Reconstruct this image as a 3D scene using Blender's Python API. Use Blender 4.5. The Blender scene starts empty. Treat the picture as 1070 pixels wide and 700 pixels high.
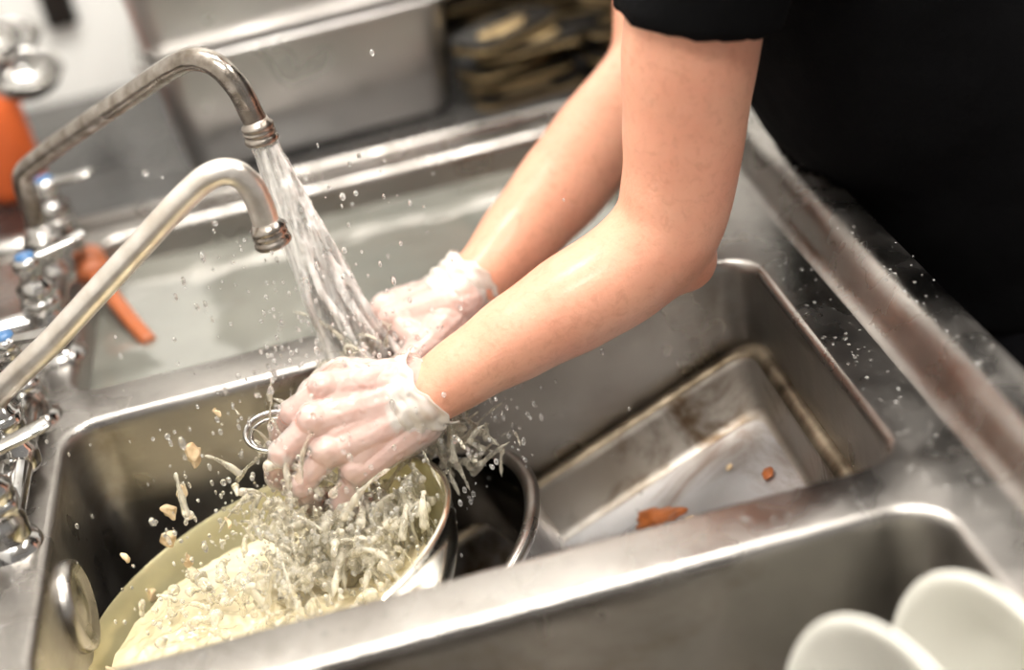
import bpy, bmesh, math, random
from mathutils import Vector, Matrix, noise
random.seed(7)
scene=bpy.context.scene
COL=bpy.context.collection
try:
    scene.view_settings.view_transform='Standard'
    scene.view_settings.look='None'
except Exception: pass

# ---------------------------------------------------------------- helpers
def V(*a): return Vector(a)
def finish(bm,name,mat=None,parent=None,smooth=True,mats=None,recalc=True):
    if recalc: bmesh.ops.recalc_face_normals(bm,faces=bm.faces[:])
    me=bpy.data.meshes.new(name); bm.to_mesh(me); bm.free()
    for p in me.polygons: p.use_smooth=smooth
    if mats:
        for m in mats: me.materials.append(m)
    elif mat: me.materials.append(mat)
    ob=bpy.data.objects.new(name,me); COL.objects.link(ob)
    if parent: ob.parent=parent
    return ob
def empty(name,loc=(0,0,0)):
    e=bpy.data.objects.new(name,None); e.location=loc; e.empty_display_size=.05
    COL.objects.link(e); return e
def put(ob,parent):
    "parent without moving"
    ob.parent=parent
    ob.matrix_parent_inverse=Matrix.Translation(parent.location).inverted()
    return ob
def catmull(P,n=6):
    P=[Vector(p) for p in P]; out=[]
    for i in range(len(P)-1):
        p0=P[max(i-1,0)];p1=P[i];p2=P[i+1];p3=P[min(i+2,len(P)-1)]
        for k in range(n):
            t=k/n
            out.append(.5*((2*p1)+(p2-p0)*t+(2*p0-5*p1+4*p2-p3)*t*t+(3*p1-p0-3*p2+p3)*t**3))
    out.append(P[-1]); return out
def tube(bm,pts,radii,seg=16,up=None,ratio=1.0,cap=True,mi=0,rnd=None,capround=True):
    "loft circles/ellipses along pts; radii list of float or (a,b)"
    pts=[Vector(p) for p in pts]; n=len(pts)
    if not hasattr(radii,'__len__'): radii=[radii]*n
    rings=[]; prev=None
    T=[]
    for i in range(n):
        a=pts[max(i-1,0)]; b=pts[min(i+1,n-1)]
        T.append((b-a).normalized())
    upv=Vector(up) if up else (V(0,0,1) if abs(T[0].z)<.9 else V(1,0,0))
    side=upv.cross(T[0]).normalized()
    for i in range(n):
        t=T[i]
        if up:
            s=Vector(up).cross(t)
            side=s.normalized() if s.length>1e-4 else side
        else:
            side=(side-t*side.dot(t)).normalized()
        u=t.cross(side).normalized()
        r=radii[i]; ra,rb=(r if hasattr(r,'__len__') else (r,r*ratio))
        ring=[]
        for k in range(seg):
            an=2*math.pi*k/seg
            j=1+(rnd(i,k) if rnd else 0)
            ring.append(bm.verts.new(pts[i]+side*math.cos(an)*ra*j+u*math.sin(an)*rb*j))
        rings.append(ring)
    for i in range(n-1):
        for k in range(seg):
            f=bm.faces.new((rings[i][k],rings[i][(k+1)%seg],rings[i+1][(k+1)%seg],rings[i+1][k])); f.material_index=mi
    if cap:
        for ring,t,r,s in ((rings[0],-T[0],radii[0],0),(rings[-1],T[-1],radii[-1],-1)):
            rr=(r if not hasattr(r,'__len__') else min(r))
            c=pts[s]+t*(rr*.5 if capround else 0)
            if capround:
                mid=[bm.verts.new(pts[s]+(v.co-pts[s])*.75+t*rr*.35) for v in ring]
                for k in range(seg):
                    f=bm.faces.new((ring[k],ring[(k+1)%seg],mid[(k+1)%seg],mid[k])); f.material_index=mi
                ring=mid
            cv=bm.verts.new(c)
            for k in range(seg):
                f=bm.faces.new((ring[k],ring[(k+1)%seg],cv)); f.material_index=mi
    return rings
def capsule(bm,a,b,ra,rb,seg=14):
    a=Vector(a);b=Vector(b); d=(b-a); L=d.length; t=d/L
    pts=[];r=[]
    for k in range(5):
        an=math.pi/2*(1-k/4.0); pts.append(a-t*ra*math.sin(an)); r.append(max(ra*math.cos(an),ra*.04))
    for k in range(5):
        an=math.pi/2*(k/4.0); pts.append(b+t*rb*math.sin(an)); r.append(max(rb*math.cos(an),rb*.04))
    tube(bm,pts,r,seg,capround=False)
_ico={}
def ball(bm,c,r,sub=2,scale=(1,1,1)):
    if sub not in _ico:
        t=bmesh.new(); bmesh.ops.create_icosphere(t,subdivisions=sub,radius=1)
        bmesh.ops.recalc_face_normals(t,faces=t.faces[:])
        t.verts.index_update()
        _ico[sub]=([tuple(v.co) for v in t.verts],[tuple(v.index for v in f.verts) for f in t.faces]); t.free()
    vs,fs=_ico[sub]
    nv=[bm.verts.new((c[0]+x*r*scale[0],c[1]+y*r*scale[1],c[2]+z*r*scale[2])) for x,y,z in vs]
    for f in fs: bm.faces.new([nv[i] for i in f])
def lathe(bm,prof,seg=72,mtx=Matrix(),mi=0):
    rings=[]
    for r,z in prof:
        if r<1e-5: rings.append([bm.verts.new(mtx@V(0,0,z))])
        else: rings.append([bm.verts.new(mtx@V(r*math.cos(2*math.pi*k/seg),r*math.sin(2*math.pi*k/seg),z)) for k in range(seg)])
    for i in range(len(rings)-1):
        A,B=rings[i],rings[i+1]
        for k in range(seg):
            k2=(k+1)%seg
            if len(A)==1 and len(B)==1: continue
            if len(A)==1: f=bm.faces.new((A[0],B[k],B[k2]))
            elif len(B)==1: f=bm.faces.new((A[k],A[k2],B[0]))
            else: f=bm.faces.new((A[k],A[k2],B[k2],B[k]))
            f.material_index=mi
def box(bm,lo,hi,bev=0,mtx=Matrix(),mi=0):
    lo=Vector(lo);hi=Vector(hi)
    r=bmesh.ops.create_cube(bm,size=1)
    vs=r['verts']
    for v in vs: v.co=mtx@Vector([lo[i]+(v.co[i]+.5)*(hi[i]-lo[i]) for i in range(3)])
    fs=set(f for v in vs for f in v.link_faces)
    for f in fs: f.material_index=mi
    if bev>0:
        es=list(set(e for v in vs for e in v.link_edges))
        bmesh.ops.bevel(bm,geom=es,offset=bev,segments=3,affect='EDGES',profile=.5)
def rrect(x0,x1,y0,y1,r,seg=7):
    pts=[]
    for cx,cy,a0 in ((x1-r,y1-r,0),(x0+r,y1-r,90),(x0+r,y0+r,180),(x1-r,y0+r,270)):
        for k in range(seg+1):
            a=math.radians(a0+90*k/seg); pts.append((cx+r*math.cos(a),cy+r*math.sin(a)))
    return pts
def frame(center,normal,xdir=(1,0,0)):
    z=Vector(normal).normalized(); x=Vector(xdir); x=(x-z*x.dot(z)).normalized(); y=z.cross(x)
    return Matrix((( x.x,y.x,z.x,center[0]),(x.y,y.y,z.y,center[1]),(x.z,y.z,z.z,center[2]),(0,0,0,1)))
def disp(ob,strength,size,mid=.5,kind='CLOUDS'):
    t=bpy.data.textures.new('wr',kind); t.noise_scale=size
    if kind=='MARBLE': t.turbulence=9; t.marble_type='SHARPER'; t.noise_depth=2
    else: t.noise_depth=2
    d=ob.modifiers.new('disp','DISPLACE'); d.texture=t; d.strength=strength; d.mid_level=mid; d.texture_coords='GLOBAL'
def remesh(ob,vox,sm=6,dsp=0,size=.02,mid=.5,fac=.5):
    m=ob.modifiers.new('remesh','REMESH'); m.mode='VOXEL'; m.voxel_size=vox; m.use_smooth_shade=True
    s=ob.modifiers.new('smooth','SMOOTH'); s.iterations=sm; s.factor=fac
    if dsp: disp(ob,dsp,size,mid)

# ---------------------------------------------------------------- materials
def mat(name,base=(.8,.8,.8),rough=.5,metal=0,spec=.5,trans=0,ior=1.45,sss=0,coat=0,sheen=0,
        nscale=0,ncol=None,namt=.5,bump=0,bscale=50,stretch=None,rvar=0,alpha=1,sssr=(1,.3,.15),stain=None,stamt=.6,stscale=5,stlo=.5,bdist=.002):
    m=bpy.data.materials.new(name); m.use_nodes=True
    N=m.node_tree.nodes; Lk=m.node_tree.links
    b=N['Principled BSDF']
    b.inputs['Base Color'].default_value=(*base,1); b.inputs['Roughness'].default_value=rough
    b.inputs['Metallic'].default_value=metal; b.inputs['IOR'].default_value=ior
    b.inputs['Specular IOR Level'].default_value=spec
    b.inputs['Transmission Weight'].default_value=trans
    b.inputs['Coat Weight'].default_value=coat
    b.inputs['Coat Roughness'].default_value=.12
    b.inputs['Alpha'].default_value=alpha
    if sheen: b.inputs['Sheen Weight'].default_value=sheen
    if sss:
        b.inputs['Subsurface Weight'].default_value=sss
        b.inputs['Subsurface Radius'].default_value=sssr; b.inputs['Subsurface Scale'].default_value=.008
    tc=N.new('ShaderNodeTexCoord'); mp=N.new('ShaderNodeMapping'); Lk.new(tc.outputs['Object'],mp.inputs[0])
    if stretch: mp.inputs['Scale'].default_value=stretch
    colout=None
    if nscale and ncol:
        t=N.new('ShaderNodeTexNoise'); t.inputs['Scale'].default_value=nscale; t.inputs['Detail'].default_value=6
        Lk.new(tc.outputs['Object'],t.inputs['Vector'])
        r=N.new('ShaderNodeValToRGB'); r.color_ramp.elements[0].position=.5-.25*(1-namt)-.05; r.color_ramp.elements[1].position=.5+.25*(1-namt)+.1
        r.color_ramp.elements[0].color=(*base,1); r.color_ramp.elements[1].color=(*ncol,1)
        Lk.new(t.outputs[0],r.inputs[0]); colout=r.outputs[0]
    if stain:
        t=N.new('ShaderNodeTexNoise'); t.inputs['Scale'].default_value=stscale; t.inputs['Detail'].default_value=10; t.inputs['Roughness'].default_value=.7
        t.inputs['Distortion'].default_value=.6
        Lk.new(tc.outputs['Object'],t.inputs['Vector'])
        r=N.new('ShaderNodeMapRange'); r.inputs[1].default_value=stlo; r.inputs[2].default_value=stlo+.16; r.inputs[3].default_value=0; r.inputs[4].default_value=stamt
        Lk.new(t.outputs[0],r.inputs[0])
        mx=N.new('ShaderNodeMix'); mx.data_type='RGBA'
        if colout: Lk.new(colout,mx.inputs[6])
        else: mx.inputs[6].default_value=(*base,1)
        mx.inputs[7].default_value=(*stain,1); Lk.new(r.outputs[0],mx.inputs[0]); colout=mx.outputs[2]
    if colout: Lk.new(colout,b.inputs['Base Color'])
    if rvar:
        t=N.new('ShaderNodeTexNoise'); t.inputs['Scale'].default_value=14; t.inputs['Detail'].default_value=8
        Lk.new(tc.outputs['Object'],t.inputs['Vector'])
        r=N.new('ShaderNodeMapRange'); r.inputs[1].default_value=.3; r.inputs[2].default_value=.7
        r.inputs[3].default_value=max(rough-rvar,.02); r.inputs[4].default_value=rough+rvar
        Lk.new(t.outputs[0],r.inputs[0]); Lk.new(r.outputs[0],b.inputs['Roughness'])
    if bump:
        t=N.new('ShaderNodeTexNoise'); t.inputs['Scale'].default_value=bscale; t.inputs['Detail'].default_value=5
        Lk.new(mp.outputs[0],t.inputs['Vector'])
        bp=N.new('ShaderNodeBump'); bp.inputs['Strength'].default_value=bump; bp.inputs['Distance'].default_value=bdist
        Lk.new(t.outputs[0],bp.inputs['Height']); Lk.new(bp.outputs[0],b.inputs['Normal'])
    return m
M_steel=mat('brushed_steel',(.41,.39,.37),.27,1,nscale=9,ncol=(.27,.255,.24),bump=.16,bscale=60,stretch=(1,14,1),rvar=.13,stain=(.20,.18,.16),stamt=.5,stscale=7)
M_wall=mat('worn_basin_steel',(.40,.38,.355),.34,1,nscale=7,ncol=(.26,.245,.225),bump=.25,bscale=45,stretch=(.6,1,6),rvar=.12,stain=(.16,.125,.09),stamt=.65)
M_chrome=mat('chrome',(.60,.60,.60),.14,1,nscale=40,ncol=(.34,.32,.29),bump=.05,bscale=80)
M_pipe=mat('worn_pipe',(.84,.80,.75),.36,.9,nscale=60,ncol=(.62,.56,.49),bump=.15,bscale=120,rvar=.1)
M_grimepipe=mat('grimy_pipe',(.46,.42,.38),.26,1,nscale=70,ncol=(.18,.15,.12),bump=.3,bscale=120,rvar=.12)
M_dark=mat('dark_counter',(.06,.06,.06),.30,.6,nscale=5,ncol=(.11,.105,.10),rvar=.1)
M_pan=mat('hotel_pan_steel',(.58,.565,.55),.32,1,nscale=6,ncol=(.44,.43,.42),rvar=.08)
M_traywall=mat('tray_side',(.54,.52,.49),.4,1,nscale=12,ncol=(.38,.33,.27),namt=.3,rvar=.1,stain=(.12,.07,.03),stamt=.9,stscale=11,stlo=.46)
M_trayfloor=mat('wet_tray',(.60,.61,.64),.34,.7,nscale=10,ncol=(.45,.45,.46),bump=.4,bscale=25,rvar=.12,stain=(.20,.13,.08),stamt=.75,stscale=8,stlo=.49)
M_rust=mat('burnt_rim',(.36,.30,.22),.38,.85,nscale=25,ncol=(.05,.035,.02),namt=.6,rvar=.1)
M_bowl=mat('bowl_yellow_film',(.62,.57,.34),.24,.5,nscale=12,ncol=(.50,.45,.27),coat=.5)
M_bowlrim=mat('bowl_rim',(.75,.72,.62),.15,1)
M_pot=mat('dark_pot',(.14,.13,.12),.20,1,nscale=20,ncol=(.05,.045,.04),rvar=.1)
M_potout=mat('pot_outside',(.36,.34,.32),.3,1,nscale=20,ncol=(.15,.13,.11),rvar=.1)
M_foam=mat('starchy_water',(.80,.71,.50),.14,0,nscale=22,ncol=(.58,.49,.29),coat=.8,bump=1.0,bscale=60)
M_skin=mat('skin',(.76,.435,.30),.45,0,sss=.12,nscale=7,ncol=(.70,.28,.185),namt=.3,bump=.2,bscale=300,coat=.14,stain=(.45,.20,.12),stamt=.30,stscale=110)
M_skinh=mat('hand_skin_under_glove',(.72,.34,.24),.5,0,nscale=25,ncol=(.64,.19,.13),namt=.3)
M_glove=mat('latex_glove_skin',(.88,.86,.82),.18,0,coat=.7,bump=.5,bscale=110,bdist=.001,alpha=.42)
M_cuff=mat('glove_cuff_latex',(.90,.86,.80),.25,0,coat=.6,bump=.6,bscale=60,alpha=.58)
M_black=mat('black_cotton',(.004,.004,.0045),.9,0,spec=.08,bump=.4,bscale=300)
M_trouser=mat('black_trouser',(.008,.008,.010),.9,0,spec=.1)
M_shoe=mat('shoe_rubber',(.02,.02,.02),.5)
M_hair=mat('brown_hair',(.06,.035,.02),.55,bump=1,bscale=150,stretch=(1,1,.1))
M_white=mat('white_wall_paint',(.88,.88,.86),.45,0,nscale=3,ncol=(.80,.80,.78))
M_ceil=mat('ceiling_tile',(.75,.75,.73),.8)
M_floor=mat('quarry_tile',(.10,.04,.03),.5,nscale=6,ncol=(.07,.035,.03))
M_plate=mat('white_china',(.84,.83,.76),.18,0,coat=.4)
M_wood=mat('underliner_wood',(.58,.43,.22),.55,nscale=14,ncol=(.10,.06,.03),namt=.2)
M_iron=mat('cast_iron',(.016,.014,.012),.40,.3)
M_orange=mat('orange_plastic',(.75,.15,.04),.35)
M_rag=mat('orange_brown_handle',(.38,.11,.04),.4)
M_blue=mat('blue_plastic',(.05,.14,.30),.3)
M_eye=mat('eye_white',(.85,.85,.82),.2)
M_iris=mat('eye_iris',(.05,.03,.02),.2)
M_lip=mat('lip',(.6,.25,.2),.4)
M_scrap=mat('food_scrap_pale',(.80,.66,.44),.5,nscale=60,ncol=(.55,.36,.19))
M_carrot=mat('carrot_orange',(.50,.15,.04),.4,nscale=80,ncol=(.26,.08,.025))
def water_mat(name,white,rough=.03,tint=(1,1,1),dcol=(.95,.95,.93)):
    m=bpy.data.materials.new(name); m.use_nodes=True
    N=m.node_tree.nodes; L=m.node_tree.links; b=N['Principled BSDF']
    b.inputs['Base Color'].default_value=(*tint,1)
    b.inputs['Transmission Weight'].default_value=1; b.inputs['IOR'].default_value=1.33; b.inputs['Roughness'].default_value=rough
    d=N.new('ShaderNodeBsdfDiffuse'); d.inputs[0].default_value=(*dcol,1)
    mx=N.new('ShaderNodeMixShader'); o=N['Material Output']
    t=N.new('ShaderNodeTexNoise'); t.inputs['Scale'].default_value=60; t.inputs['Detail'].default_value=4
    tc=N.new('ShaderNodeTexCoord'); mp=N.new('ShaderNodeMapping'); mp.inputs['Scale'].default_value=(2.5,2.5,.25)
    L.new(tc.outputs['Object'],mp.inputs[0]); L.new(mp.outputs[0],t.inputs['Vector'])
    r=N.new('ShaderNodeMapRange'); r.inputs[1].default_value=.35; r.inputs[2].default_value=.65; r.inputs[3].default_value=white*.2; r.inputs[4].default_value=min(white*1.8,1)
    L.new(t.outputs[0],r.inputs[0]); L.new(r.outputs[0],mx.inputs[0])
    L.new(b.outputs[0],mx.inputs[1]); L.new(d.outputs[0],mx.inputs[2]); L.new(mx.outputs[0],o.inputs[0])
    return m
M_stream=water_mat('running_water',.60,.05)
M_splash=water_mat('splash_water',.26,.02,(1,.985,.94),(.93,.88,.74))
M_drop=water_mat('droplet_water',.14,.02)
M_pool=mat('standing_water',(.13,.135,.12),.07,0,spec=.8,nscale=4,ncol=(.22,.22,.19),bump=.3,bscale=12,coat=1)

# ---------------------------------------------------------------- room
bm=bmesh.new(); box(bm,(-.22,-2.6,-.02),(3.2,1.0,0)); finish(bm,'floor',M_floor,smooth=False)
bm=bmesh.new(); box(bm,(-.22,.93,0),(3.2,1.0,2.7)); finish(bm,'wall_back',M_white,smooth=False)
bm=bmesh.new(); box(bm,(-.22,-2.6,0),(-.145,.93,2.7)); finish(bm,'wall_left',M_white,smooth=False)
bm=bmesh.new(); box(bm,(-.22,-2.6,2.7),(3.2,1.0,2.75)); finish(bm,'ceiling',M_ceil,smooth=False)

# ---------------------------------------------------------------- sink
Z0=.9
sink=empty('commercial_sink',(.3,-.1,.9))
basins=[(0,.60,.045,.392,.30),(0,.60,-.35,0,.30),(0,.60,-.76,-.392,.30)]
bm=bmesh.new()
edges=[]
def loop_verts(pts,z): return [bm.verts.new((x,y,z)) for x,y in pts]
def ring_edges(vs): return [bm.edges.new((vs[i],vs[(i+1)%len(vs)])) for i in range(len(vs))]
outer=loop_verts(rrect(-.12,.635,-.80,.435,.006,2),Z0)
edges+=ring_edges(outer); holes=[]
for x0,x1,y0,y1,d in basins:
    h=loop_verts(rrect(x0,x1,y0,y1,.035),Z0); edges+=ring_edges(h); holes.append(h)
bmesh.ops.triangle_fill(bm,use_beauty=True,use_dissolve=False,edges=edges)
for f in bm.faces: f.material_index=0
for (x0,x1,y0,y1,d),h in zip(basins,holes):
    prev=h
    prof=[(.0025,-.0006,0),(.005,-.003,0),(.0065,-.008,0),(.007,-.016,1),(.010,-(d-.03),1)]
    for k in range(1,6):
        a=math.pi/2*k/5; prof.append((.010+.03*(1-math.cos(a)),-(d-.03)-.03*math.sin(a),1))
    for ins,dz,mi in prof:
        cur=loop_verts(rrect(x0+ins,x1-ins,y0+ins,y1-ins,max(.035-ins*.3,.012)),Z0+dz)
        for i in range(len(cur)):
            f=bm.faces.new((prev[i],prev[(i+1)%len(cur)],cur[(i+1)%len(cur)],cur[i])); f.material_index=mi
        prev=cur
    f=bm.faces.new(prev); f.material_index=1
# front rolled edge profile (x,z) swept along y
prof=[(.635,.900),(.641,.902),(.646,.909),(.651,.920),(.658,.929),(.668,.934),(.680,.935),(.690,.931),(.696,.922),(.698,.910),(.698,.86),(.694,.855)]
ya,yb=-.80,.435
A=[bm.verts.new((x,ya,z)) for x,z in prof]; B=[bm.verts.new((x,yb,z)) for x,z in prof]
for i in range(len(prof)-1): bm.faces.new((A[i],A[i+1],B[i+1],B[i]))
# back lip upstand
prof=[(-.12,.900),(-.128,.903),(-.133,.912),(-.135,1.02),(-.143,1.024),(-.143,.86)]
A=[bm.verts.new((x,ya,z)) for x,z in prof]; B=[bm.verts.new((x,yb,z)) for x,z in prof]
for i in range(len(prof)-1): bm.faces.new((A[i],A[i+1],B[i+1],B[i]))
# far end rim bead
tube(bm,[(-.12,.437,.900),(.69,.437,.900)],[.009,.009],10)
# apron skirts
for a,b in (((-.14,-.80),(.69,-.80)),((-.14,.44),(.69,.44))):
    vs=[bm.verts.new((a[0],a[1],.90)),bm.verts.new((b[0],b[1],.90)),bm.verts.new((b[0],b[1],.80)),bm.verts.new((a[0],a[1],.80))]; bm.faces.new(vs)
o=finish(bm,'basins_and_deck',mats=[M_steel,M_wall]); put(o,sink)
m=o.modifiers.new('es','EDGE_SPLIT'); m.split_angle=math.radians(50)
bm=bmesh.new()
for x in (-.08,.64):
    for y in (-.74,.38):
        tube(bm,[(x,y,.01),(x,y,.82)],.02,12)
        lathe(bm,[(.0,0),(.03,0),(.03,.02),(.02,.04)],16,Matrix.Translation((x,y,0)))
put(finish(bm,'legs',M_steel),sink)
# overflow cover disc on left wall
bm=bmesh.new()
mtx=frame((.008,-.185,.845),(1,0,.03),(0,1,0))
lathe(bm,[(0,.007),(.008,.008),(.012,.006),(.026,.005),(.030,.009),(.034,.008),(.036,.003),(.036,-.002)],40,mtx)
put(finish(bm,'overflow_cover',M_steel),sink)
# drains
for x0,x1,y0,y1,d in basins:
    bm=bmesh.new(); lathe(bm,[(0,.002),(.02,.002),(.024,.004),(.04,.003),(.045,0)],36,Matrix.Translation(((x0+x1)/2,(y0+y1)/2,Z0-d)))
    put(finish(bm,'drain',M_chrome),sink)
# water standing in far basin
bm=bmesh.new()
bmesh.ops.create_grid(bm,x_segments=60,y_segments=40,size=.5)
for v in bm.verts:
    v.co=V(.3+v.co.x*.586,.2185+v.co.y*.333,.866+.0014*noise.noise(V(v.co.x*14,v.co.y*10,0)))
finish(bm,'sink_water',M_pool)

# ---------------------------------------------------------------- droplets on ledges
bm=bmesh.new()
for i in range(300):
    y=random.uniform(-.62,.25); x=random.choice([random.uniform(.605,.635),random.uniform(.655,.69),random.uniform(.60,.64)])
    z=.9 if x<.64 else .9345
    r=random.uniform(.0006,.0017); ball(bm,(x,y,z),r,1,(1,random.uniform(.8,1.5),.5))
for i in range(260):
    x=random.uniform(.0,.6); y=random.choice([random.uniform(.004,.04),random.uniform(-.386,-.354)])
    r=random.uniform(.0006,.0018); ball(bm,(x,y,.9),r,1,(1,1,.5))
for i in range(160):
    x=random.uniform(-.11,-.005); y=random.uniform(-.5,.1)
    r=random.uniform(.0010,.0025); ball(bm,(x,y,.9),r,1,(1,1,.5))
finish(bm,'water_droplets',M_drop,recalc=False)

# ---------------------------------------------------------------- back table and pans
tb=empty('steel_work_table',(.4,.7,.9))
bm=bmesh.new(); box(bm,(-.14,.455,.862),(1.5,.925,.898),.006); put(finish(bm,'table_top',M_dark,smooth=False),tb)
bm=bmesh.new()
for x in (-.1,1.45):
    for y in (.49,.89): tube(bm,[(x,y,.0),(x,y,.87)],.018,12)
put(finish(bm,'table_legs',M_steel),tb)
def hotel_pan(name,cx,cy,z,w,l,d,rot=0,m=M_pan,taper=.016,fl=.012):
    bm=bmesh.new(); prev=None
    steps=[(fl,-.006),(fl+.001,0),(fl-.002,.001),(0.001,.0005),(-.003,-.003),(-.004,-.012),(-taper,-d+.012),(-taper-.004,-d+.003),(-taper-.014,-d)]
    for off,dz in steps:
        cur=[bm.verts.new((x,y,dz)) for x,y in rrect(-w/2-off,w/2+off,-l/2-off,l/2+off,.035+off*.6)]
        if prev:
            for i in range(len(cur)): bm.faces.new((prev[i],prev[(i+1)%len(cur)],cur[(i+1)%len(cur)],cur[i]))
        prev=cur
    bm.faces.new(prev)
    ob=finish(bm,name,m); ob.location=(cx,cy,z+d); ob.rotation_euler=(0,0,rot)
    s=ob.modifiers.new('sol','SOLIDIFY'); s.thickness=.0016; s.offset=1
    return ob
hotel_pan('steel_food_pan',.258,.645,.8995,.335,.30,.138,.05)
hotel_pan('steel_food_pan',.250,.643,1.020,.340,.305,.15,.05)

# skewed stacks of dark sizzle trays in wooden underliners
st=empty('stacked_wooden_underliners',(.55,.7,.9))
bm=bmesh.new()
def slab(mt,w,l,prof,mi):
    prev=None
    for off,z in prof:
        cur=[bm.verts.new(mt@V(x,y,z)) for x,y in rrect(-w/2-off,w/2+off,-l/2-off,l/2+off,.022+off*.5,4)]
        if prev:
            for i in range(len(cur)):
                f=bm.faces.new((prev[i],prev[(i+1)%len(cur)],cur[(i+1)%len(cur)],cur[i])); f.material_index=mi
        else:
            f=bm.faces.new(cur); f.material_index=mi
        prev=cur
    f=bm.faces.new(prev); f.material_index=mi
for sx,sy,n,r0 in ((.505,.530,5,.30),(.565,.640,8,-.25),(.655,.540,8,.4),(.70,.70,10,.1),(.48,.78,9,.1),(.60,.80,11,-.1)):
    z=.899
    for k in range(n):
        a=r0+random.uniform(-.35,.35)
        mt=Matrix.Translation((sx+random.uniform(-.018,.018),sy+random.uniform(-.018,.018),z))@Matrix.Rotation(a,4,'Z')@Matrix.Rotation(random.uniform(-.05,.05),4,'X')
        slab(mt,.125,.070,[(-.006,0),(0,.0015),(.001,.003),(-.002,.004)],0)
        slab(mt,.120,.064,[(-.010,.0038),(-.002,.0045),(.006,.0125),(.003,.0135),(-.002,.0115),(-.010,.008)],1)
        slab(mt,.050+.03*random.random(),.030,[(0,.008),(0,.011),(-.006,.0125)],0)
        z+=.0160
o=finish(bm,'boards_and_trays',mats=[M_wood,M_iron],smooth=False); put(o,st)

# orange bottle, ladles, outlet
ob_=empty('orange_squeeze_bottle',(-.085,.60,.9))
bm=bmesh.new(); lathe(bm,[(0,.0),(.034,.0),(.036,.01),(.036,.10),(.03,.12),(.014,.13),(.013,.14),(0,.14)],30,Matrix.Translation((-.095,.60,.899))); put(finish(bm,'bottle_body',M_orange),ob_)
bm=bmesh.new(); lathe(bm,[(.016,.135),(.016,.152),(.006,.158),(.004,.18),(0,.18)],20,Matrix.Translation((-.095,.60,.899))); put(finish(bm,'nozzle',M_white),ob_)
def ladle(x,y,z,r=.038):
    e=empty('steel_ladle',(x,y,z)); bm=bmesh.new()
    prof=[(0,-r*.75)]+[(r*math.sin(a),-r*.75*math.cos(a)) for a in [math.pi/2*k/8 for k in range(1,9)]]
    prof+=[(r*1.05,.001),(r*.97,.001)]+[(r*.95*math.sin(a),-r*.7*math.cos(a)) for a in [math.pi/2*k/8 for k in range(7,0,-1)]]+[(0,-r*.7)]
    mt=frame((x,y,z),(.25,-.25,.95)); lathe(bm,prof,32,mt)
    a=mt@V(-r,0,0)
    tube(bm,catmull([a,a+V(-.012,0,.03),V(x-.05,y,z+.12),V(x-.055,y,z+.30),V(x-.065,y,z+.325),V(x-.075,y,z+.31)],5),[.0035]*26,8)
    put(finish(bm,'ladle_body',M_chrome),e)
ladle(-.026,.50,1.065,.042); ladle(-.035,.43,1.125,.036); ladle(-.045,.60,1.08,.034)
rk=empty('utensil_rail',(-.1,.5,1.39)); bm=bmesh.new(); tube(bm,[(-.1,.2,1.39),(-.1,.85,1.39)],.006,10)
for y in (.22,.83): tube(bm,[(-.1,y,1.39),(-.15,y,1.39)],.006,10)
put(finish(bm,'rail',M_chrome),rk)
bm=bmesh.new(); box(bm,(-.055,.915,.995),(-.015,.934,1.06),.004); finish(bm,'wall_outlet',M_iron,smooth=False)
# orange-brown brush in far basin
br=empty('scrub_brush',(.03,.2,.875)); bm=bmesh.new()
tube(bm,catmull([(.012,.30,.90),(.03,.26,.885),(.045,.225,.874),(.06,.19,.866)],5),[(.008,.006)]*16,12); tube(bm,[(.012,.30,.90),(-.0,.34,.905)],[(.02,.012)]*2,14)
put(finish(bm,'brush_handle',M_rag),br)

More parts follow.
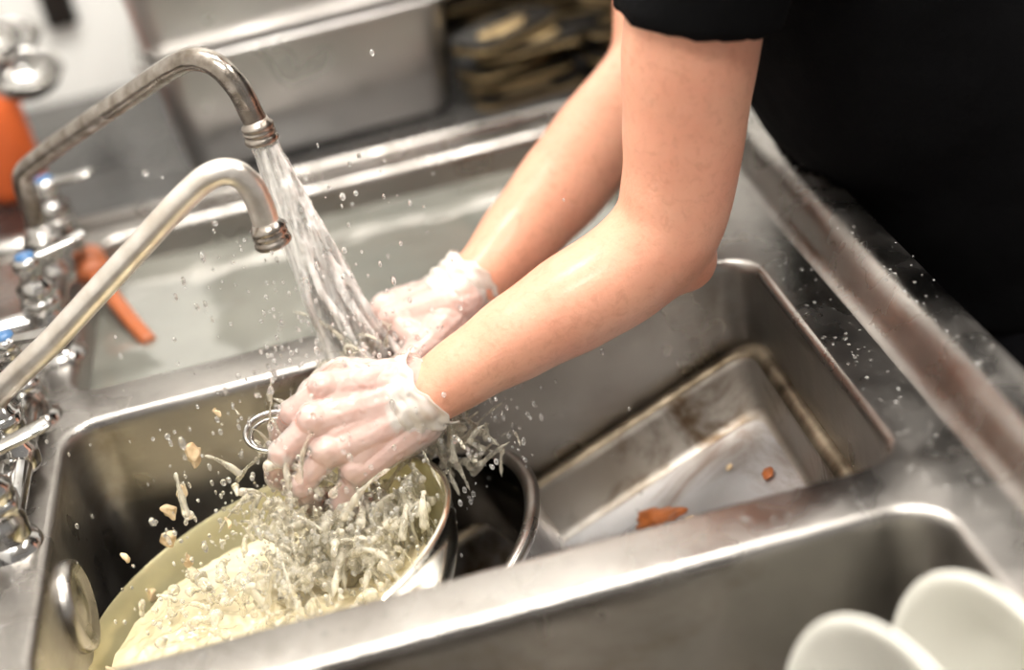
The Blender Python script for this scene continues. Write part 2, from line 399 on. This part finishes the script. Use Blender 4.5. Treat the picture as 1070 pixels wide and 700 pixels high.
# ---------------------------------------------------------------- faucets
def hexnut(bm,a,b,r):
    tube(bm,[a,b],[r,r],6,capround=False)
def faucet(y0,pipe,outlet,mpipe,bz,aer,pr=.0088):
    e=empty('sink_faucet',(-.05,y0,.93))
    bm=bmesh.new()
    n=len(pipe); tube(bm,pipe,[pr]*n,18)
    put(finish(bm,'swing_spout',mpipe),e)
    bm=bmesh.new()
    p=Vector(outlet[0]); d=(Vector(outlet[1])-p).normalized()
    mt=frame(p,d)@Matrix.Diagonal((pr/.0088*.95,pr/.0088*.95,.85,1))
    lathe(bm,[(.0,-.006),(.0093,-.006),(.0105,-.002),(.0125,0),(.0125,.003),(.0108,.004),(.0125,.0055),(.0125,.008),(.0108,.0095),(.0125,.011),(.0133,.015),(.0125,.017),(.010,.017),(.009,.012),(0,.012)],28,mt)
    put(finish(bm,'aerator',aer),e)
    bm=bmesh.new()
    bx,by=pipe[0][0],pipe[0][1]
    lathe(bm,[(0,0),(.017,0),(.019,.004),(.019,.02),(.0155,.024),(.0155,.036),(.018,.038),(.018,.05),(.013,.054),(.011,.062),(0,.064)],24,Matrix.Translation((bx,by,bz)))
    hexnut(bm,(bx,by,bz+.036),(bx,by,bz+.052),.0195)
    tube(bm,[(bx,by-.105,bz+.008),(bx,by+.105,bz+.008)],.0135,16)
    for s in (-1,1):
        yv=by+s*.095
        tube(bm,[(-.128,yv,bz+.008),(bx,yv,bz+.008)],.012,16)
        hexnut(bm,(-.112,yv,bz+.008),(-.096,yv,bz+.008),.019)
        lathe(bm,[(0,0),(.028,0),(.028,.004),(.02,.008),(.013,.010)],28,frame((-.134,yv,bz+.008),(1,0,0)))
        lathe(bm,[(0,-.018),(.016,-.016),(.018,0),(.018,.014),(.0145,.02),(.0145,.03),(.017,.032),(.017,.044),(.012,.048),(.009,.058),(.013,.060),(.013,.070),(0,.073)],22,Matrix.Translation((bx,yv,bz)))
        hexnut(bm,(bx,yv,bz+.020),(bx,yv,bz+.032),.019)
        tube(bm,[(bx,yv,bz),(bx,yv,.905)],.011,14); lathe(bm,[(.024,0),(.022,.006),(.012,.012)],24,Matrix.Translation((bx,yv,.9)))
        hz=bz+.066
        dx=.85 if s<0 else .7
        q=Vector((dx,-.3*s,.12)).normalized()
        c=V(bx,yv,hz)
        tube(bm,[c-q*.008,c+q*.012,c+q*.035,c+q*.055],[(.008,.006),(.006,.0045),(.009,.004),(.0095,.003)],14,up=(0,0,1))
    put(finish(bm,'valve_body',M_chrome),e)
    bm=bmesh.new()
    for s in (-1,1): lathe(bm,[(0,.004),(.008,.003),(.009,0)],18,Matrix.Translation((bx,by+s*.095,bz+.071)))
    put(finish(bm,'index_button',M_blue),e)
    return e
p1=[V(-.008,.225,.975),V(-.008,.225,1.015)]+catmull([(-.008,.225,1.03),(-.003,.219,1.045),(.012,.204,1.058)],4)+catmull([(.05,.165,1.084),(.12,.094,1.128),(.172,.043,1.160),(.192,.024,1.167),(.208,.010,1.161),(.219,.002,1.142),(.223,0,1.122),(.225,0,1.112)],5)
faucet(.225,p1,((.225,0,1.112),(.2255,0,1.09)),M_grimepipe,.93,M_grimepipe,.0095)
p2=[V(-.022,-.075,.93),V(-.022,-.075,.955)]+catmull([(-.022,-.075,.962),(-.019,-.076,.974),(-.008,-.078,.984)],4)+catmull([(.04,-.085,1.015),(.12,-.093,1.072),(.168,-.098,1.106),(.190,-.1,1.117),(.205,-.1,1.115),(.214,-.1,1.102),(.217,-.1,1.084),(.2175,-.1,1.066)],5)
faucet(-.075,p2,((.2175,-.1,1.068),(.219,-.1,1.05)),M_pipe,.91,M_grimepipe,.0100)

# ---------------------------------------------------------------- water stream
bm=bmesh.new()
for s in range(24):
    a=s*2.4; rr=.0072*math.sqrt((s+.5)/24)
    pts=[];rad=[]
    for k in range(26):
        t=k/25
        sp=1+t*3.4
        c=V(.226+.030*t,-.0-.008*t,1.094-.200*t)
        w=V(noise.noise(V(s*3.1,t*4,0)),noise.noise(V(s*3.1,t*4,9)),0)*.012*t
        pts.append(c+V(math.cos(a+t),math.sin(a+t),0)*rr*sp+w)
        rad.append((.0044*(1-t*.35))*(1+.4*noise.noise(V(s*7.7,t*14,3))))
    tube(bm,pts,rad,8)
o=finish(bm,'water_stream',M_stream); remesh(o,.0016,2,.0015,.006)

# ---------------------------------------------------------------- vessels in main basin
tr=empty('leaning_steel_tray',(.4,-.18,.7))
a=math.radians(22.5); ux=V(math.cos(a),0,math.sin(a)); nz=V(-math.sin(a),0,math.cos(a))
TM=frame((.590-.44*math.cos(a)*1.0,-.336,.824-.44*math.sin(a)),nz,ux)
L_,W_,D_=.44,.318,.046
def lp(off,z): return [TM@V(x,y,z) for x,y in rrect(-off,L_+off,-off,W_+off,.028+off*.5 if off>-.02 else .02)]
bm=bmesh.new()
steps=[(.002,-.010,2),(.004,-.004,2),(.002,.002,2),(-.004,.003,2),(-.010,.0,2),(-.012,-.006,0),(-.024,-D_+.006,0),(-.028,-D_+.001,0),(-.034,-D_,0)]
prev=None
for off,z,mi in steps:
    cur=[bm.verts.new(p) for p in lp(off,z)]
    if prev:
        for i in range(len(cur)):
            f=bm.faces.new((prev[i],prev[(i+1)%len(cur)],cur[(i+1)%len(cur)],cur[i])); f.material_index=mi
    prev=cur
f=bm.faces.new(prev); f.material_index=1
o=finish(bm,'tray_body',mats=[M_traywall,M_trayfloor,M_rust]); put(o,tr)
s=o.modifiers.new('sol','SOLIDIFY'); s.thickness=.0015; s.offset=1
def scrap(name,lx,ly,r,sc,m=M_carrot):
    bm=bmesh.new(); ball(bm,(0,0,0),r,3,sc)
    for v in bm.verts: v.co*=1+.7*noise.noise(v.co*150+V(lx*9,0,0))
    o=finish(bm,name,m); o.matrix_world=TM@Matrix.Translation((lx,ly,-D_+.004))@Matrix.Rotation(lx*20,4,'Z'); return o
scrap('carrot_scrap',.285,.236,.014,(1.6,.8,.3)); scrap('carrot_scrap',.385,.205,.006,(1.3,.8,.4))
scrap('food_scrap',.36,.24,.003,(1.3,.8,.4),M_scrap); scrap('food_scrap',.31,.21,.003,(1.3,.8,.4),M_scrap)
# dark pot
PM=frame((.234,-.135,.775),(-.30,.02,.95))
pot=empty('steel_cooking_pot',(.25,-.13,.7))
bm=bmesh.new(); R=.135; H=.145
lathe(bm,[(0,-H),(R-.02,-H),(R-.008,-H+.006),(R-.004,-H+.02),(R-.002,-.010),(R+.004,-.006),(R+.0065,0),(R+.004,.005),(R-.002,.006),(R-.007,.001)],96,PM,0)
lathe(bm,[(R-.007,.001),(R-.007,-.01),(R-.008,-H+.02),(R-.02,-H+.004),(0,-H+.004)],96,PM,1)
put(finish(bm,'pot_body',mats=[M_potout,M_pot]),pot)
# yellow filmed bowl
BM=frame((.151,-.187,.832),(-.20,.13,.97))
bowl=empty('steel_mixing_bowl',(.15,-.19,.8)); R=.150
bm=bmesh.new(); D=.10
pr=[(R*math.sin(t)**.8,-D*math.cos(t)) for t in [math.pi/2*k/14 for k in range(15)]]
pr[0]=(0,-D)
lathe(bm,pr+[(R+.003,.001),(R+.003,.003),(R-.001,.0035)],112,BM,1)
pr2=[((R-.003)*math.sin(t)**.8,-(D-.003)*math.cos(t)) for t in [math.pi/2*k/14 for k in range(14,-1,-1)]]; pr2[-1]=(0,-(D-.003))
lathe(bm,[(R-.001,.0035)]+pr2,112,BM,0)
put(finish(bm,'bowl_shell',mats=[M_bowl,M_bowlrim]),bowl)
bm=bmesh.new(); rings=[]
LM=frame(BM@V(-.012,-.010,-.036),(-.08,.05,1))
for i in range(70):
    r=.130*i/69; rg=[]
    for k in range(170):
        an=2*math.pi*k/170; x=r*math.cos(an); y=r*math.sin(an)
        wv=LM@V(x,y,0); dd=math.hypot(wv.x-.19,wv.y+.15)
        z=.006*noise.noise(V(x*22,y*34,0))+.005*noise.noise(V(x*60+2*noise.noise(V(x*30,y*30,1)),y*60,5))+.0025*noise.noise(V(x*150,y*150,5))+.0008*noise.noise(V(x*380,y*380,5))+.005*math.sin(dd*150+3*noise.noise(V(x*30,y*30,9)))*math.exp(-dd*12)
        z*=1-.5*(r/.130)**4
        rg.append(bm.verts.new(LM@V(x,y,z)))
    rings.append(rg)
for i in range(1,69):
    for k in range(170): bm.faces.new((rings[i][k],rings[i][(k+1)%170],rings[i+1][(k+1)%170],rings[i+1][k]))
bm.faces.new(rings[1])
for v in rings[0]: bm.verts.remove(v)
put(finish(bm,'starchy_rinse_water',M_foam),bowl)

# ---------------------------------------------------------------- splash
def arc(bm,p,v,n,r0,T=.1):
    pts=[];rad=[]
    for k in range(n):
        t=T*k/(n-1); q=k/(n-1)
        pts.append(p+v*t+V(0,0,-4.9*t*t)); rad.append(max(r0*(1-.85*q+.3*math.exp(-((q-.85)/.12)**2))*(1+.4*noise.noise(V(p.x*400,k*.5,v.x*9))),.0008))
    tube(bm,pts,rad,8)
    return pts[-1]
bm=bmesh.new(); drops=[]
random.seed(11)
def burst(c,n,spread,vmin,vmax,upz,r=.0035,bias=(0,0,0)):
    for i in range(n):
        p=Vector(c)+V(random.gauss(0,spread[0]),random.gauss(0,spread[1]),random.gauss(0,spread[2]))
        an=random.uniform(0,2*math.pi); s=random.uniform(vmin,vmax)
        v=V(math.cos(an)*s,math.sin(an)*s,random.uniform(*upz))+Vector(bias)
        e=arc(bm,p,v,11,random.uniform(.45,1)*r,random.uniform(.02,.08))
        for k in range(random.randint(1,4)):
            drops.append(e+v.normalized()*random.uniform(.002,.035)+V(random.gauss(0,.004),random.gauss(0,.004),random.gauss(0,.004)))
burst((.180,-.155,.862),75,(.022,.018,.016),.1,.9,(-.4,1.0),.0044)
burst((.215,-.165,.835),110,(.032,.022,.010),.1,.8,(-.3,.8),.0056)
burst((.315,-.10,.85),60,(.018,.013,.014),.1,.9,(-.2,1.1),.0044)
burst((.20,-.10,.90),24,(.02,.02,.015),.1,.7,(0,1.0),.0032)
burst((.175,-.175,.812),120,(.050,.032,.005),.05,.40,(0,.5),.0066)
burst((.26,-.03,.90),40,(.014,.014,.014),.2,.9,(0,1.0),.0030)
for i in range(60):   # sheets pouring down off the hands
    p=V(random.uniform(.185,.28),random.uniform(-.165,-.13),random.uniform(.83,.855))
    arc(bm,p,V(random.gauss(0,.12),random.gauss(-.05,.08),-.3),10,random.uniform(.0022,.0050),.07)
o=finish(bm,'water_splash',M_splash); remesh(o,.0014,4,.0012,.008)
bm=bmesh.new()
for d in drops:
    r=random.uniform(.0006,.0022); ball(bm,d,r,2,(1,1,random.uniform(1,1.8)))
for i in range(520):
    g=random.choice([(.20,-.12,.93,.06,.05,.05),(.16,-.16,.87,.06,.05,.04),(.33,-.08,.88,.05,.04,.04),(.25,-.05,1.0,.06,.05,.06)])
    r=random.uniform(.0005,.0016)*random.choice([1,1,1,1.6]); ball(bm,(random.gauss(g[0],g[3]),random.gauss(g[1],g[4]),random.gauss(g[2],g[5])),r,2,(1,1,random.uniform(1,2.6)))
finish(bm,'flying_water_drops',M_drop,recalc=False)
bm=bmesh.new()
for x,y,z,r in ((.085,-.12,.865,.007),(.118,-.13,.915,.0085),(.075,-.11,.835,.007),(.10,-.12,.88,.004),(.05,-.16,.86,.004),(.14,-.10,.93,.004),(.09,-.14,.83,.005),(.13,-.15,.86,.004),(.045,-.1,.78,.005),(.02,-.2,.79,.006)):
    ball(bm,(x,y,z),r,3,(random.uniform(.5,.8),random.uniform(.5,.8),random.uniform(.9,1.4)))
for v in bm.verts: v.co+=V(noise.noise(v.co*160),noise.noise(v.co*160+V(9,0,0)),noise.noise(v.co*160+V(0,9,0)))*.004
finish(bm,'flying_food_scraps',M_scrap)

# held strainer ring
hs=empty('wire_strainer',(.18,-.12,.915)); bm=bmesh.new()
RM=frame((.180,-.118,.910),(.15,-.62,.75)); 
tube(bm,[RM@V(.022*math.cos(t),.016*math.sin(t),0) for t in [2*math.pi*k/28 for k in range(29)]],[.0020]*29,8)
tube(bm,[RM@V(.018*math.cos(t),.013*math.sin(t),-.006) for t in [2*math.pi*k/28 for k in range(29)]],[.0014]*29,8)
tube(bm,catmull([RM@V(.022,0,0),(.213,-.115,.912),(.24,-.10,.905),(.275,-.085,.895)],5),[(.006,.0025)]*16,10)
put(finish(bm,'ring_and_handle',M_chrome),hs)

# ---------------------------------------------------------------- person
person=empty('dish_washing_person',(.85,.1,0))
def arm(name,path,rad,n=6):
    P=catmull(path,n); R=[]
    for i in range(len(rad)-1):
        for k in range(n):
            t=k/n; t=t*t*(3-2*t)
            R.append(tuple(rad[i][j]*(1-t)+rad[i+1][j]*t for j in (0,1)))
    R.append(rad[-1])
    bm=bmesh.new(); tube(bm,P,R,28,up=(0,1,0))
    return bm
bm=arm('l',[(.585,-.12,1.27),(.566,-.115,1.20),(.549,-.105,1.13),(.537,-.10,1.07),(.527,-.098,1.025),(.510,-.097,.985),(.474,-.098,.960),(.432,-.10,.946),(.385,-.104,.932),(.340,-.107,.917),(.3,-.11,.903),(.268,-.115,.898)],
   [(.056,.052),(.053,.050),(.051,.050),(.047,.047),(.044,.046),(.042,.046),(.041,.042),(.040,.041),(.035,.036),(.029,.031),(.025,.028),(.020,.024)])
capsule(bm,(.514,-.098,.985),(.520,-.096,.958),.034,.029)
capsule(bm,(.520,-.096,.962),(.48,-.098,.950),.028,.030)
o=finish(bm,'forearm_and_upper_arm_l',M_skin); remesh(o,.004,8); put(o,person)
bm=arm('r',[(.66,.30,1.27),(.635,.26,1.17),(.605,.21,1.07),(.585,.185,1.02),(.555,.165,.998),(.515,.135,.982),(.47,.10,.962),(.42,.062,.942),(.375,.032,.923),(.35,.022,.914),(.33,.02,.91)],
   [(.056,.054),(.052,.050),(.047,.047),(.045,.047),(.044,.045),(.044,.044),(.042,.042),(.036,.036),(.028,.029),(.026,.026),(.020,.022)])
o=finish(bm,'forearm_and_upper_arm_r',M_skin); remesh(o,.004,8); put(o,person)
# gloves: inner hand + thin translucent latex shell
def hand(name,wrist,mcp,fing,thumb,fr,pr,wr):
    for layer in (0,1):
        g=.0012 if layer else 0
        bm=bmesh.new(); W=Vector(wrist)
        cen=sum((Vector(q) for q in mcp),V(0,0,0))/4
        for i,m in enumerate(mcp):
            off=(Vector(mcp[i])-cen)*.45
            capsule(bm,W+off,m,wr+g,pr[i]+g)
        for i in range(3):
            capsule(bm,(Vector(mcp[i])+Vector(mcp[i+1]))/2.0+(W-cen)*.12,W,pr[i]*.92+g,wr+g)
        for i,f in enumerate(fing):
            pts=[mcp[i]]+list(f); r=fr[i]
            rr=[r*1.12+g,r*1.0+g,r*.92+g,r*.80+g]
            for k in range(3): capsule(bm,pts[k],pts[k+1],rr[k],rr[k+1])
            ball(bm,pts[1],r*1.10+g,2); ball(bm,pts[2],r*.99+g,2)
            ball(bm,Vector(pts[0])+V(-.002,-.003,.004),pr[i]*.85+g,2)
        t=thumb
        for k,(ra,rb) in enumerate(((.018,.0135),(.0135,.0115),(.0115,.0092))): capsule(bm,t[k],t[k+1],ra+g,rb+g)
        capsule(bm,W,t[0],wr+g,.018+g); capsule(bm,t[0],mcp[0],.016+g,.013+g); capsule(bm,t[1],mcp[0],.011+g,.012+g)
        o=finish(bm,name if not layer else name.replace('hand','latex_glove'),M_glove if layer else M_skinh)
        if layer:
            remesh(o,.0013,2,.0018,.011,.35); disp(o,.0016,.022,.40,'MARBLE')
        else: remesh(o,.0016,2)
        put(o,person)
hand('hand_l',(.286,-.112,.902),
  [(.228,-.124,.938),(.215,-.143,.924),(.2186,-.153,.901),(.2334,-.152,.878)],
  [[(.198,-.126,.926),(.184,-.108,.900),(.190,-.093,.874)],
   [(.1845,-.147,.906),(.174,-.129,.877),(.184,-.109,.852)],
   [(.192,-.156,.881),(.1935,-.139,.852),(.2075,-.118,.836)],
   [(.217,-.154,.854),(.2285,-.137,.832),(.243,-.119,.827)]],
  [(.272,-.09,.911),(.240,-.078,.922),(.214,-.076,.910),(.198,-.084,.896)],
  [.0088,.0092,.0088,.0078],[.0124,.0130,.0126,.0114],.0208)
hand('hand_r',(.350,.022,.914),
  [(.290,.012,.912),(.286,.034,.912),(.288,.054,.905),(.298,.071,.893)],
  [[(.266,.008,.902),(.258,.008,.882),(.263,.003,.862)],
   [(.263,.034,.900),(.254,.034,.878),(.259,.027,.858)],
   [(.266,.055,.890),(.259,.053,.869),(.265,.045,.851)],
   [(.278,.071,.878),(.272,.068,.861),(.276,.06,.846)]],
  [(.335,.0,.906),(.312,-.020,.898),(.288,-.030,.889),(.268,-.033,.876)],
  [.0088,.0092,.0088,.0078],[.0124,.0130,.0126,.0114],.0208)
def cuff(name,a,b,ra,rb,ph):
    bm=bmesh.new(); a=Vector(a);b=Vector(b); n=30
    pts=[a.lerp(b,k/(n-1)) for k in range(n)]
    rad=[]
    for k in range(n):
        t=k/(n-1); r=ra+(rb-ra)*t**1.4
        if t>.94: r*=1.04
        rad.append((r,r))
    rings=tube(bm,pts,rad,90,cap=False)
    ax=(b-a).normalized()
    for i,rg in enumerate(rings):
        t=i/(n-1)
        for k,v in enumerate(rg):
            an=2*math.pi*k/90; c=pts[i]
            j=1+.05*math.sin(an*6+t*3+ph)*t+.09*noise.noise(V(math.cos(an)*2.4+ph,math.sin(an)*2.4,t*3.5))+.04*math.sin(t*26+math.sin(an*2+ph)*2.5+2*noise.noise(V(math.cos(an)*2,math.sin(an)*2,ph)))*(1-t*.4)
            v.co=c+(v.co-c)*j+ax*t*(.005*math.sin(an*2+ph)+.007*noise.noise(V(math.cos(an)*3,math.sin(an)*3,ph)))
    o=finish(bm,name,M_cuff); s=o.modifiers.new('s','SOLIDIFY'); s.thickness=.0008; s.offset=0; put(o,person)
cuff('glove_cuff_l',(.264,-.115,.898),(.303,-.110,.909),.0290,.0325,0)
cuff('glove_cuff_r',(.332,.02,.911),(.368,.030,.924),.0265,.0315,2)

# torso (shirt)
bm=bmesh.new()
path=[(.885,.10,.80),(.865,.10,.88),(.835,.10,.96),(.795,.10,1.03),(.76,.10,1.11),(.715,.10,1.20),(.675,.10,1.29),(.645,.10,1.36),(.615,.10,1.41),(.595,.10,1.44)]
rad=[(.175,.135),(.17,.142),(.172,.15),(.178,.155),(.182,.155),(.188,.145),(.195,.13),(.18,.11),(.12,.085),(.07,.07)]
P=catmull(path,4);R=[]
for i in range(len(rad)-1):
    for k in range(4):
        t=k/4; R.append(tuple(rad[i][j]*(1-t)+rad[i+1][j]*t for j in (0,1)))
R.append(rad[-1])
tube(bm,P,R,40,up=(1,0,.3))
capsule(bm,(.68,-.01,1.33),(.615,-.105,1.29),.075,.068); capsule(bm,(.68,.22,1.33),(.655,.29,1.30),.075,.068)
tube(bm,[(.617,-.112,1.30),(.588,-.116,1.25),(.568,-.111,1.19),(.5575,-.108,1.165),(.5535,-.107,1.151)],[(.068,.068),(.065,.065),(.061,.062),(.0595,.061),(.059,.0605)],36,up=(0,1,0),capround=False)
tube(bm,[(.665,.30,1.29),(.645,.275,1.21),(.625,.245,1.145)],[(.066,.066),(.064,.064),(.062,.062)],32,up=(0,1,0),capround=False)
o=finish(bm,'black_t_shirt',M_black); remesh(o,.006,2,.010,.07,.3); put(o,person)
# trousers legs
bm=bmesh.new()
tube(bm,[(.89,.10,.90),(.885,.10,.82),(.885,.10,.76)],[(.165,.125),(.168,.13),(.15,.12)],28,up=(1,0,.1))
for s in (-1,1):
    tube(bm,catmull([(.885,.10+s*.085,.80),(.875,.10+s*.10,.62),(.865,.10+s*.11,.47),(.88,.10+s*.12,.28),(.90,.10+s*.12,.09)],3),
         [.093,.09,.085,.08,.073,.067,.062,.06,.058,.056,.054,.052,.052],20)
o=finish(bm,'trousers',M_trouser); remesh(o,.01,4); put(o,person)
bm=bmesh.new()
for s in (-1,1):
    y=.10+s*.12
    tube(bm,catmull([(.955,y,.045),(.91,y,.055),(.84,y,.05),(.76,y,.032),(.70,y,.026)],3),[(.03,.04),(.036,.045),(.04,.05),(.042,.052),(.042,.05),(.043,.046),(.046,.04),(.048,.035),(.048,.03),(.047,.027),(.043,.025),(.036,.023),(.022,.018)],20,up=(0,0,1))
put(finish(bm,'shoes',M_shoe),person)
# neck & head
bm=bmesh.new()
hc=V(.49,.10,1.565); HM=frame(hc,(-.38,0,.93),(-1,0,-.4))   # local x = face forward, z = up
tube(bm,[(.645,.10,1.40),(.59,.10,1.455),(.535,.10,1.50)],[.062,.056,.056],24)
bm2=bmesh.new(); bmesh.ops.create_uvsphere(bm2,u_segments=48,v_segments=32,radius=1)
for v in bm2.verts:
    x,y,z=v.co
    w=.074*(1-.22*max(0,-z)); 
    X=x*.094; 
    if z<0 and x<0: X*=1-.35*(-z)
    nx=X; ny=y*w; nzv=z*.118
    if x>.3 and z<-.2: nx+=.006
    v.co=HM@V(nx,ny,nzv)
me=bpy.data.meshes.new('tmp'); bm2.to_mesh(me); bm2.free()
bm.from_mesh(me); bpy.data.meshes.remove(me)
tube(bm,[HM@V(.088,0,.012),HM@V(.102,0,-.012),HM@V(.112,0,-.028),HM@V(.098,0,-.036)],[(.006,.006),(.008,.008),(.012,.010),(.009,.006)],14)
for s in (-1,1):
    tube(bm,[HM@V(0,s*.072,.018),HM@V(-.006,s*.080,.004),HM@V(-.002,s*.078,-.024)],[(.006,.012),(.007,.015),(.005,.009)],12)
o=finish(bm,'head_and_neck',M_skin); remesh(o,.003,4); put(o,person)
bm=bmesh.new()
for s in (-1,1): ball(bm,HM@V(.082,s*.030,.008),.0115,3)
put(finish(bm,'eyes',M_eye),person)
bm=bmesh.new()
for s in (-1,1): ball(bm,HM@V(.0905,s*.030,.007),.0048,2)
put(finish(bm,'irises',M_iris),person)
bm=bmesh.new(); tube(bm,[HM@V(.086,-.022,-.058),HM@V(.095,0,-.057),HM@V(.086,.022,-.058)],[(.003,.002),(.006,.004),(.003,.002)],10); put(finish(bm,'mouth',M_lip),person)
bm=bmesh.new(); bmesh.ops.create_uvsphere(bm,u_segments=48,v_segments=32,radius=1)
dl=[]
for v in bm.verts:
    x,y,z=v.co
    if (x>.35 and z<.52) or (z<-.25 and x>-.55) or z<-.62: dl.append(v)
    v.co=HM@V(x*.104-.004,y*.083,z*.128+.003)
bmesh.ops.delete(bm,geom=dl,context='VERTS')
o=finish(bm,'hair',M_hair); s=o.modifiers.new('s','SOLIDIFY'); s.thickness=.008; put(o,person)

# ---------------------------------------------------------------- plates in near basin, standing in a rack
def plate(c,n,R):
    bm=bmesh.new()
    lathe(bm,[(0,.0),(R*.60,.0),(R*.66,.003),(R*.92,.014),(R,.018),(R+.002,.020),(R,.022),(R*.92,.019),(R*.66,.008),(R*.58,.004),(0,.004)],80,frame(c,n))
    return finish(bm,'white_dinner_plate',M_plate)
plate((.584,-.537,.824),(-.96,-.22,.15),.103)
plate((.512,-.555,.828),(-.95,-.27,.2),.103)
rack=empty('wire_dish_rack',(.5,-.55,.72)); bm=bmesh.new()
for x in (.40,.44,.48,.52,.56,.585): tube(bm,[(x,-.66,.722),(x,-.45,.722)],.0025,8)
for y in (-.66,-.555,-.45):
    tube(bm,[(.39,y,.719),(.588,y,.719)],.003,8)
for x in (.39,.588):
    for y in (-.66,-.45): tube(bm,[(x,y,.603 if x<.5 else .612),(x,y,.722)],.003,8)
put(finish(bm,'rack_wires',M_chrome),rack)

# ---------------------------------------------------------------- lights
def area(name,loc,sx,sy,power,col=(1,.95,.88),rot=(0,0,0)):
    l=bpy.data.lights.new(name,'AREA'); l.shape='RECTANGLE'; l.size=sx; l.size_y=sy; l.energy=power; l.color=col
    o=bpy.data.objects.new(name,l); o.location=loc; o.rotation_euler=rot; COL.objects.link(o)
area('ceiling_light_panel',(.20,.15,2.66),1.2,.35,58)
area('ceiling_light_panel.001',(.0,-1.1,2.66),1.2,.35,42)
area('ceiling_light_panel.002',(1.6,-.3,2.66),.35,1.2,22)
w=bpy.data.worlds.new('kitchen_ambient'); scene.world=w; w.use_nodes=True
w.node_tree.nodes['Background'].inputs[0].default_value=(1,.95,.90,1); w.node_tree.nodes['Background'].inputs[1].default_value=.40

# ---------------------------------------------------------------- camera
cd=bpy.data.cameras.new('camera'); cd.sensor_width=36; cd.lens=55.5; cd.clip_start=.02
cam=bpy.data.objects.new('camera',cd); COL.objects.link(cam)
r=V(.9977,-.0603,.0323); u=V(0,.4715,.8819); f=V(.0684,.8798,-.4704)
ph=math.radians(14.3); Rr=r*math.cos(ph)-u*math.sin(ph); Uu=r*math.sin(ph)+u*math.cos(ph)
cam.matrix_world=Matrix(((Rr.x,Uu.x,-f.x,.2922),(Rr.y,Uu.y,-f.y,-1.1858),(Rr.z,Uu.z,-f.z,1.5111),(0,0,0,1)))
cd.dof.use_dof=True; cd.dof.focus_distance=1.21; cd.dof.aperture_fstop=1.7
scene.camera=cam
